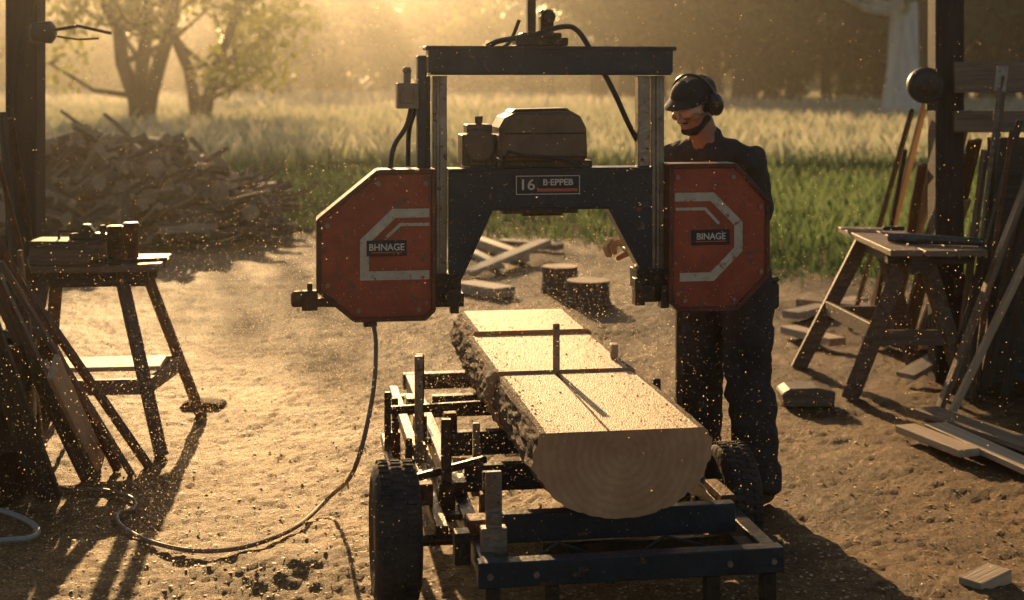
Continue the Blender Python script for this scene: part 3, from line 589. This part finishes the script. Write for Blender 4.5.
# ------------------------------------------------------------------ right shed side
tag(MB().bb(2.36,2.52,7.92,8.08,-.05,3.4).build('shed_post', m_post, None, .008), 'dark square timber post of the open shed on the right', 'post')
for z0, z1, l, mm in ((1.63,1.80,'upper grey rail nailed across the right shed post',m_plank),(1.41,1.53,'lower grey rail nailed across the right shed post',m_plank),(.5,.62,'lowest rail of the right shed wall behind the leaning timber',m_dark)):
    board((2.45,7.895,(z0+z1)/2),(5.2,7.895,(z0+z1)/2),.045,z1-z0,mm,'shed_rail',l,'rail')
for i, l in enumerate(('first','second','third','fourth','fifth')):
    x = 2.80+i*.30; tag(MB().bb(x-.14, x+.14, 7.94, 7.965, 0, 1.38-.03*(i % 2)).build('wall_board', m_dark, None, .004), '%s upright dark wall board from the right shed post' % l, 'board')
lean = [
 (866,334,928,92,8.15,.04,.02,m_pale,'thin pale lath leaning left of the shed post','lath'),
 (884,338,950,120,8.15,.09,.025,m_greyw,'silver board leaning on the shed post foot','board'),
 (905,342,965,112,8.15,.10,.03,m_mid,'wide brown board leaning right of the post','board'),
 (955,388,985,150,7.78,.08,.03,m_plank,'weathered plank leaning behind the poles','board'),
 (968,392,1004,76,7.7,.03,.03,m_mid,'long brown pole rising to the upper rail','pole'),
 (945,402,1020,120,7.6,.028,.028,m_dark,'dark pole crossing the lower rail','pole'),
 (940,408,1040,150,7.3,.05,.03,m_plank,'long weathered batten leaning at the right edge','batten'),
 (952,412,1060,190,7.1,.05,.03,m_pale,'nearest pale batten leaning at the right edge','batten'),
 (985,388,1030,170,7.6,.12,.03,m_mid,'broad brown plank at the back of the leaning stack','board'),
 (1005,395,1045,160,7.5,.14,.03,m_dark,'broad black plank at the far right of the stack','board'),
 (893,336,922,165,8.15,.06,.02,m_mid,'short brown board standing under the round lamp','board'),
 (850,330,912,110,8.2,.025,.025,m_dsteel,'dark pole leaning towards the round lamp','pole'),
 (880,334,940,130,8.15,.03,.02,m_pale,'narrow pale lath beside the silver board','lath'),
 (972,402,1012,130,7.4,.025,.025,m_rust,'thin rusty rod in front of the weathered plank','rod'),
 (915,345,968,200,8.15,.04,.02,m_greyw,'short silver lath in the middle of the leaning stack','lath'),
 (925,350,975,140,8.15,.09,.025,m_dark,'dark board leaning close behind the shed post','board'),
 (978,396,996,110,7.7,.02,.02,m_dsteel,'thin steel rod standing nearly upright by the spade','rod'),
 (870,340,905,150,8.15,.025,.02,m_dark,'slim dark stick leaning above the sawhorse','stick')]
for a, b_, c, d, Dt, w, t, mm, l, kd in lean: board(G(a, b_), P(c, d, Dt), w, t, mm, 'leaning_'+kd, l, kd, roll=.3)
a = G(962,398); b_ = P(1000,88,7.7)-a
sp = thing('spade', 'steel spade with long handle leaning head up against the upper rail', 'spade', a)
MB().tube([(0,0,0), b_], .014, 8).build('handle', m_plank, sp, 0, True)
d = b_.normalized(); MB().beam(b_-d*.02, b_+d*.12, .07, .006, roll=.3).build('blade', m_steel, sp, .002)
rl = thing('round_lamp', 'round dark work lamp fixed to the left side of the shed post', 'lamp', (2.28,7.86,1.67))
MB().lathe([(.06,.1),(.085,.06),(.10,0),(.10,-.04),(.09,-.055)], (0,0,0), 'Y', 26).build('housing', m_black, rl, 0, True); MB().lathe([(.086,-.05),(.05,-.062),(.01,-.064)], (0,0,0), 'Y', 26).build('lens', m_dsteel, rl, 0, True); MB().bb(.02,.08,.02,.06,-.14,.02).build('bracket', m_dsteel, rl)
def bar4(root, pairs, w, t, mat, name):
    for a, b_ in pairs: MB().beam(a, b_, w, t).build(name, mat, root, .002)
sh = thing('sawhorse', 'weathered timber sawhorse with splayed A shaped legs holding tools on the right', 'sawhorse', (2.10,7.80,0), 0)
MB().bb(-.17,-.005,-.55,.62,.80,.832).bb(.005,.16,-.56,.60,.80,.83).bb(.17,.33,-.54,.10,.80,.831).build('top', m_plank, sh, .003)
MB().bb(-.05,.05,-.50,.60,.70,.798).bb(-.15,.30,-.42,-.36,.745,.797).build('beam', m_dark, sh, .003)
bar4(sh, [((-.03,-.36,.80),(-.30,-.22,0)),((.05,-.36,.80),(.34,-.20,0)),((-.03,.50,.80),(-.42,.56,0)),((.05,.50,.80),(.28,.60,0))], .05,.085, m_mid, 'leg')
bar4(sh, [((-.20,-.30,.34),(.24,-.28,.34)),((-.27,.50,.34),(.20,.52,.34)),((-.19,-.27,.37),(-.26,.50,.37))], .025,.08, m_mid, 'brace')
tag(MB().tube([(2.02,7.62,.858),(2.12,7.55,.858),(2.46,7.40,.855)],[.024,.028,.02],14).build('metal_pipe', m_tin, None, 0, True), 'dark metal pipe lying across the sawhorse top', 'pipe')
tl = thing('hand_saw', 'dark hand tool lying on the sawhorse left end', 'hand tool', (2.02,8.15,.834), -.4); MB().beam((-.13,0,.01),(.1,.02,.01),.07,.010).build('blade', m_steel, tl, .001); MB().beam((.1,.02,.018),(.22,.03,.02),.04,.025).build('handle', m_black, tl, .008)
# ------------------------------------------------------------------ left shed side
tag(MB().bb(-2.46,-2.31,6.9,7.05,-.05,3.4).build('shed_post', m_post, None, .008), 'dark square timber post of the open shed on the left', 'post')
lp = thing('clamp_lamp', 'dark work lamp with long arm clamped to the left shed post', 'lamp', (-2.29,6.85,1.93))
MB().lathe([(.03,-.07),(.05,-.05),(.055,.03),(.03,.05)], (.04,0,0), 'X', 18).build('lamp_head', m_black, lp, 0, True); MB().tube([(.08,0,.01),(.2,0,.03),(.36,0,-.005)], .008, 8).tube([(.1,0,-.02),(.2,0,-.035),(.3,0,-.03)], .005, 8).build('arm', m_dsteel, lp, 0); MB().bb(-.03,.03,-.03,.05,-.05,.03).build('clamp', m_dsteel, lp)
wb = thing('workbench', 'rough timber workbench with splayed legs beside the left post', 'workbench', (-1.98,6.75,0), math.radians(6))
MB().bb(-.36,.33,-.22,-.075,.815,.845).bb(-.35,.34,-.07,.07,.815,.843).bb(-.36,.33,.075,.22,.815,.846).build('top', m_plank, wb, .002)
MB().bb(-.30,.27,-.16,-.12,.74,.813).bb(-.30,.27,.12,.16,.74,.813).build('apron', m_dark, wb)
bar4(wb, [((-.20,-.14,.812),(-.30,-.36,0)),((.14,-.14,.812),(.36,-.36,0)),((-.20,.14,.812),(-.30,.34,0)),((.20,.14,.812),(.46,.36,0))], .055,.035, m_mid, 'leg')
bar4(wb, [((-.26,-.28,.30),(.28,-.28,.30)),((.29,-.27,.30),(.37,.27,.30)),((-.26,.26,.30),(.37,.27,.30))], .025,.07, m_plank, 'brace')
MB().bb(-.25,.32,-.12,.14,.338,.36).build('shelf', m_pale, wb)
def onb(px, D=6.6, z=.848): return ((px-512)*D/F, D, z)
tb = thing('tool_chest', 'long grey timber tool box on the workbench', 'tool box', onb(72)); MB().bb(-.17,.15,-.09,.09,0,.10).build('body', m_mid, tb, .004); MB().bb(-.175,.155,-.095,.095,.102,.114).build('lid', m_dark, tb, .003); MB().tube([(-.06,0,.114),(-.06,0,.15),(.05,0,.15),(.05,0,.114)], .007, 8).build('handle', m_dsteel, tb, 0)
def can(px, D, r, h, l, mt):
    o = thing('tin_can', l, 'can', onb(px, D)); MB().lathe([(r*.96,0),(r,.006),(r,h-.006),(r*1.04,h-.004),(r*1.04,h)], n=24).build('body', mt, o, 0, True); MB().lathe([(r*.9,h-.004),(r*.88,h+.004),(r*.2,h+.005)], n=24).build('lid', m_dsteel, o, 0, True); MB().lathe([(r*1.015,h*.35),(r*1.015,h*.4)], n=24).build('bead', mt, o, 0)
can(115,6.58,.036,.175,'tall tin can on the workbench, left of the pair', m_dsteel); can(131,6.68,.036,.18,'tall tin can at the workbench right corner', m_rust)
pl = thing('hand_plane', 'dark hand plane on top of the tool box', 'hand plane', (onb(90)[0],6.6,.962)); MB().prism([(-.09,0),(.09,0),(.09,.025),(.03,.03),(.0,.07),(-.03,.07),(-.05,.03),(-.09,.025)],-.025,.025).build('body', m_dsteel, pl); MB().lathe([(.012,.025),(.016,.05),(.012,.065)], (.06,0,0)).build('knob', m_dark, pl, 0, True)
m = MB(); m.beam((0,-.1,.03),(.3,.04,.03),.03,.02).box((.02,-.09,.035),(.07,.04,.03)); o = m.build('hammer', m_dsteel, None, .003, origin=False); o.location = (onb(125)[0]-.12,6.62,.832); tag(o, 'small hammer lying at the front of the workbench', 'hammer')
leanL = [
 (150,468,-20,222,6.0,.05,.025,m_mid,'longest brown batten slanting down in front of the workbench','batten'),
 (118,470,-30,190,5.9,.035,.03,m_rust,'rusty bar slanting at the left edge','bar'),
 (90,480,-25,240,5.6,.07,.03,m_mid,'brown board leaning nearest the left edge','board'),
 (50,500,-30,280,5.4,.10,.03,m_dark,'short dark board at the lower left edge','board'),
 (30,450,2,112,6.5,.04,.03,m_dark,'upright dark batten at the left edge','batten'),
 (60,420,10,118,6.7,.03,.02,m_dsteel,'thin steel bar resting on the left post','bar'),
 (72,440,-10,130,6.2,.02,.02,m_rust,'thin rusty rod behind the slanting battens','rod'),
 (45,470,20,250,6.1,.02,.02,m_steel,'bright thin rod standing by the drum','rod'),
 (132,475,0,262,5.8,.03,.02,m_plank,'narrow weathered lath beside the longest batten','lath')]
for a, b_, c, d, Dt, w, t, mm, l, kd in leanL: board(G(a, b_), P(c, d, Dt), w, t, mm, 'leaning_'+kd, l, kd, roll=.5)
board(G(100,466), P(53,366,5.4), .10,.02, m_pale, 'leaning_board', 'short pale board propped on the slanting battens at the left', 'board', roll=1.4)
br = thing('steel_drum', 'dark steel drum at the left edge behind the leaning boards', 'drum', (-2.22,5.85,0))
MB().lathe([(.24,0),(.25,.01),(.25,.2),(.258,.21),(.25,.22),(.25,.42),(.258,.43),(.25,.44),(.25,.62),(.255,.63),(.23,.63),(.225,.60)], n=40).build('shell', m_dsteel, br, 0, True); MB().lathe([(.10,.0),(.225,.60)], n=30).build('fill', m_dark, br, 0)
# ------------------------------------------------------------------ person
TH = math.radians(-44); PR = Vector((.86,5.78,0))
RT = Matrix.Rotation(TH, 3, 'Z'); RI = RT.inverted()
def wl(x, y, z): return RI @ (Vector((x,y,z))-PR)
per = thing('person', 'worker in dark shirt, black cap and ear muffs standing beside the saw head', 'person', PR, TH)
class Blob:
    def __init__(s): s.bm = bmesh.new()
    def e(s, c, r, R=None):
        r = (r,r,r) if not hasattr(r, '__len__') else r
        mt = Matrix.Translation(Vector(c)) @ (R.to_4x4() if R else Matrix.Identity(4)) @ Matrix.Diagonal((*r,1))
        bmesh.ops.create_icosphere(s.bm, subdivisions=2, radius=1, matrix=mt); return s
    def cap(s, a, b, ra, rb):
        a = Vector(a); b = Vector(b); L = (b-a).length; n = max(2, int(L/(min(ra,rb)*.3))+1)
        for i in range(n+1):
            f = i/n; s.e(a.lerp(b, f), ra+(rb-ra)*f)
        return s
    def chain(s, pts):
        for (a, ra), (b, rb) in zip(pts, pts[1:]): s.cap(a, b, ra, rb)
        return s
    def build(s, name, mat, parent, vox=.006, it=3, disp=None):
        me = bpy.data.meshes.new(name); s.bm.to_mesh(me); s.bm.free(); o = bpy.data.objects.new(name, me); C.objects.link(o)
        r = o.modifiers.new('r','REMESH'); r.mode = 'VOXEL'; r.voxel_size = vox
        sm = o.modifiers.new('s','SMOOTH'); sm.iterations = it; sm.factor = .5
        dg = bpy.context.evaluated_depsgraph_get(); m2 = bpy.data.meshes.new_from_object(o.evaluated_get(dg)); o.modifiers.clear(); o.data = m2
        if disp:
            cs = [v.co+v.normal*disp(v.co) for v in m2.vertices]
            m2.vertices.foreach_set('co', [c for v in cs for c in v]); m2.update()
        m2.polygons.foreach_set('use_smooth', [True]*len(m2.polygons)); m2.materials.clear(); m2.materials.append(mat); o.parent = parent; return o
hipL = Vector((.095,.03,.90)); hipR = Vector((-.095,.03,.90))
footL = wl(.985,5.66,.09); footR = wl(.77,5.86,.09)
kneeL = (hipL+footL)/2+Vector((.0,-.04,.03)); kneeR = (hipR+footR)/2+Vector((-.0,-.03,.03))
shL = Vector((.180,-.070,1.38)); shR = Vector((-.170,-.115,1.38))
elL = wl(.985,5.70,1.10); haL = wl(.915,5.62,.985)
haR = wl(.535,5.585,1.0); elR = wl(.70,5.70,1.13)
HC = Vector((0,-.200,1.605)); HR = Matrix.Rotation(math.radians(2),3,'Z') @ Matrix.Rotation(math.radians(22),3,'X')
def hd(x,y,z): return HC+HR @ Vector((x,y,z))
B = Blob()
B.e((0,.02,.95),(.15,.11,.13)).e((0,0,1.08),(.135,.10,.14)).e((0,-.03,1.22),(.15,.105,.15)).e((0,-.06,1.33),(.155,.105,.11)).e((0,-.08,1.40),(.12,.075,.05))
B.cap((0,-.10,1.42), HC+Vector((0,.03,-.06)), .060,.056)
for sh_, el, ha in ((shL,elL,haL),(shR,elR,haR)):
    B.chain([(sh_,.055),(sh_.lerp(el,.5),.047),(el,.042),(el.lerp(ha,.3),.044),(ha,.028)])
for h_, k_, f_ in ((hipL,kneeL,footL),(hipR,kneeR,footR)): B.chain([(h_,.085),(k_,.058),(k_.lerp(f_,.35),.056),(f_,.038)])
B.e(hd(0,.015,.03),(.074,.094,.088),HR).e(hd(0,-.035,-.03),(.056,.055,.075),HR).e(hd(0,-.055,-.085),(.03,.028,.024),HR).e(hd(0,-.03,-.065),(.05,.05,.035),HR)
B.e(hd(0,-.085,.022),(.052,.014,.012),HR)
B.cap(hd(0,-.09,.01), hd(0,-.114,-.026), .009,.013); B.e(hd(.012,-.1,-.03),.009).e(hd(-.012,-.1,-.03),.009)
B.e(hd(0,-.092,-.050),(.025,.010,.006),HR).e(hd(0,-.091,-.064),(.022,.010,.008),HR)
for s_ in (-1,1):
    B.e(hd(s_*.042,-.070,-.022),(.023,.023,.019),HR); B.e(hd(s_*.03,-.079,.004),(.013,.010,.009),HR); B.e(hd(s_*.076,.01,-.005),(.009,.019,.032),HR)
B.build('body', m_skin, per, .0048, 2)
T = Blob(); T.e(hd(0,-.062,-.088),(.031,.026,.022),HR).e(hd(0,-.093,-.0425),(.024,.008,.004),HR)
for s_ in (-1,1): T.cap(hd(s_*.022,-.062,-.088), hd(s_*.058,-.012,-.055), .020,.014)
T.build('beard', m_hair, per, .0035, 1)
w_ = lambda q: .014*noise.noise(Vector((q.x*9,q.y*9,q.z*4.5)))+.013*noise.noise(Vector((q.x*15,q.y*15,q.z*11+3)))+.005*noise.noise(q*38)
T = Blob()
T.e((0,.015,.91),(.176,.138,.085)).e((0,.0,1.03),(.170,.130,.15)).e((0,-.03,1.19),(.180,.132,.17)).e((0,-.065,1.31),(.188,.126,.12)).e((0,-.09,1.395),(.15,.09,.06))
for sh_ in (shL, shR): T.cap((0,-.095,1.435), sh_+Vector((0,0,.0)), .050,.066)
T.cap((0,-.095,1.425),(0,-.110,1.462),.076,.068)
for sh_, el in ((shL,elL),(shR,elR)): T.chain([(sh_,.068),(sh_.lerp(el,.5),.066),(sh_.lerp(el,.72),.068)])
T.build('shirt', m_shirt, per, .008, 5, w_)
T = Blob(); T.e((0,.025,.9),(.168,.13,.12))
for h_, k_, f_ in ((hipL,kneeL,footL),(hipR,kneeR,footR)): T.chain([(h_,.112),(h_.lerp(k_,.5),.108),(k_,.097),(k_.lerp(f_,.5),.094),(f_+Vector((0,0,.02)),.086)])
w2 = lambda q: .012*noise.noise(Vector((q.x*7,q.y*7,q.z*6)))+.014*noise.noise(Vector((q.x*12,q.y*12,q.z*19+3)))+.005*noise.noise(q*38)
T.build('trousers', m_trous, per, .009, 2, w2)
pc = wl(1.045,5.80,.82); MB().box(pc, (.06,.09,.11)).box(pc+Vector((0,0,.065)),(.065,.095,.025)).build('tool_pouch', m_boot, per, .012)
for f_ in (footL, footR):
    q = Vector((f_.x, f_.y, 0)); T = Blob(); T.chain([(q+Vector((0,.03,.055)),.048),(q+Vector((0,-.06,.05)),.047),(q+Vector((.0,-.14,.042)),.042)]).cap(q+Vector((0,.02,.06)), q+Vector((0,.02,.14)),.05,.05); T.build('boot', m_boot, per, .007, 2)
T = Blob(); T.e(hd(0,.03,.02),(.079,.095,.082),HR).e(hd(0,.075,-.04),(.055,.035,.05),HR); T.build('hair', m_hair, per, .006, 2)
def domecap():
    m = MB(); n = 30; r = 9; vs = []
    for j in range(r+1):
        a = j/r*math.pi/2*.98
        for k_ in range(n):
            t = 2*math.pi*k_/n; vs.append(hd(.086*math.cos(a)*math.cos(t), .012+.105*math.cos(a)*math.sin(t), .040+.070*math.sin(a)**.9))
    m.add(vs, [(j*n+k_, j*n+(k_+1) % n, (j+1)*n+(k_+1) % n, (j+1)*n+k_) for j in range(r) for k_ in range(n)]); m.add([], [tuple(range(n-1,-1,-1)), tuple(r*n+k_ for k_ in range(n))])
    return m
cp_ = domecap().build('cap', m_cap, per, 0, True)
m = MB(); vs = []
for j in range(7):
    f = j/6
    for k_ in range(13):
        t = math.pi*(-.5+(k_/12-.5)*.82)
        x = math.cos(t)*(.084+.006*f); y = math.sin(t)*(.103+.066*f)+.012; vs.append(hd(x, y, .047-.012*f-.9*x*x))
for v in list(vs): vs.append(v+HR @ Vector((0,0,.004)))
N = 7*13; fs = [(j*13+k_, j*13+k_+1, (j+1)*13+k_+1, (j+1)*13+k_) for j in range(6) for k_ in range(12)]
fs += [tuple(i+N for i in f[::-1]) for f in fs]; m.add(vs, fs); m.build('brim', m_cap, cp_, 0, True)
for s_ in (-1,1):
    T = Blob(); T.e(hd(s_*.095,.012,-.005),(.028,.039,.049),HR); mf = T.build('ear_muff', m_muff, per, .005, 2)
    MB().tube([hd(s_*.085,.012,.0),hd(s_*.078,.012,.0)], .045, 20).build('cushion', m_black, mf, .004, True)
MB().tube([hd(.100*math.sin(a), .012, .02+.100*math.cos(a)) for a in [(-1.35+2.7*i/16) for i in range(17)]], .006, 8).build('headband', m_muff, per, 0, True)
m = MB(); vs = []
for j in range(3):
    for k_ in range(17):
        a = -1.15+2.3*k_/16; vs.append(hd(.073*math.sin(a), .0-.102*math.cos(a)-.004*(1-abs(j-1)), .018-.020*j))
m.add(vs, [(j*17+k_, j*17+k_+1, (j+1)*17+k_+1, (j+1)*17+k_) for j in range(2) for k_ in range(16)]); gl = m.build('safety_glasses', m_lens, per, 0, True)
sd = gl.modifiers.new('so','SOLIDIFY'); sd.thickness = .002
m = MB()
for s_ in (-1,1): m.tube([hd(s_*.067,-.04,.016),hd(s_*.078,.0,.012)], .003, 6)
m.tube([hd(.073*math.sin(a), -.1025*math.cos(a), .019) for a in [-1.15+2.3*i/12 for i in range(13)]], .0025, 6); m.tube([hd(.073*math.sin(a), -.1025*math.cos(a), -.022) for a in [-1.1+2.2*i/12 for i in range(13)]], .0018, 6); m.build('frame', m_black, gl, 0)
def hand(wr, fwd, nrm, curl, side, name='glove', S=1.12):
    fwd = Vector(fwd).normalized(); nrm = Vector(nrm); nrm = (nrm-fwd*nrm.dot(fwd)).normalized(); sd_ = fwd.cross(nrm)*side; fwd = fwd*S; nrm = nrm*S; sd_ = sd_*S
    T = Blob(); T.cap(wr-fwd*.05, wr, .038,.036)
    for q in (-.027,-.009,.009,.027): T.cap(wr+sd_*q*.8+fwd*.01, wr+sd_*q+fwd*.085, .021,.018)
    for q, L, in ((-.032,.7),(-.011,.95),(.011,1.0),(.032,.9)):
        p = wr+sd_*q+fwd*.088; a = curl*.45; seg = (.042*L,.027*L,.022*L)
        for i, sL in enumerate(seg):
            dr = fwd*math.cos(a)+nrm*math.sin(a); p2 = p+dr*sL; T.cap(p, p2, .0132-.0008*i, .0126-.0008*i); p = p2; a += curl*.8
    p = wr+sd_*.03+fwd*.025; d1 = (sd_*.7+fwd*.6+nrm*.45).normalized(); p2 = p+d1*.045; T.cap(p, p2, .018,.014); d2 = (fwd*.5+nrm*.85+sd_*.05).normalized(); p3 = p2+d2*.032; T.cap(p2, p3, .014,.0125); T.cap(p3, p3+(d2-sd_*.4).normalized()*.026, .0125,.011)
    return T.build(name, m_glove, per, .0032, 2)
hand(haR, RI @ Vector((-.78,-.05,.55)), RI @ Vector((-.55,-.05,-.78)), 1.25, -1, S=1.3)
hand(haL, RI @ Vector((-.8,-.15,-.1)), RI @ Vector((-.1,-.2,-1)), .8, -1)
# ------------------------------------------------------------------ camera, light, sky
cam = bpy.data.objects.new('camera', bpy.data.cameras.new('camera')); C.objects.link(cam); cam.location = (0,0,CH); cam.rotation_euler = (math.pi/2,0,0)
cam.data.lens = 50; cam.data.sensor_width = 36; cam.data.shift_y = -220/1024; cam.data.clip_end = 3000
cam.data.dof.use_dof = True; cam.data.dof.focus_distance = 5.1; cam.data.dof.aperture_fstop = 2.8
bpy.context.scene.camera = cam
AZ = math.radians(-11.5); EL = math.radians(14.5)
s = Vector((math.sin(AZ)*math.cos(EL), math.cos(AZ)*math.cos(EL), math.sin(EL)))
ld = bpy.data.lights.new('sun', 'SUN'); ld.energy = 7; ld.angle = math.radians(.6); ld.color = (1,.63,.28)
lo = bpy.data.objects.new('sun', ld); C.objects.link(lo); lo.rotation_euler = s.to_track_quat('Z','Y').to_euler(); lo.location = (0,0,20)
w = bpy.data.worlds.new('World'); bpy.context.scene.world = w; w.use_nodes = True; nt = w.node_tree
sk = nt.nodes.new('ShaderNodeTexSky'); sk.sky_type = 'NISHITA'; sk.sun_disc = False; sk.sun_elevation = EL; sk.sun_rotation = AZ % (2*math.pi); sk.dust_density = 2.2; sk.air_density = 1.1
nt.links.new(sk.outputs[0], nt.nodes['Background'].inputs[0]); nt.nodes['Background'].inputs[1].default_value = .088
vs_ = bpy.context.scene.view_settings; vs_.view_transform = 'Standard'; vs_.look = 'None'; vs_.exposure = 0
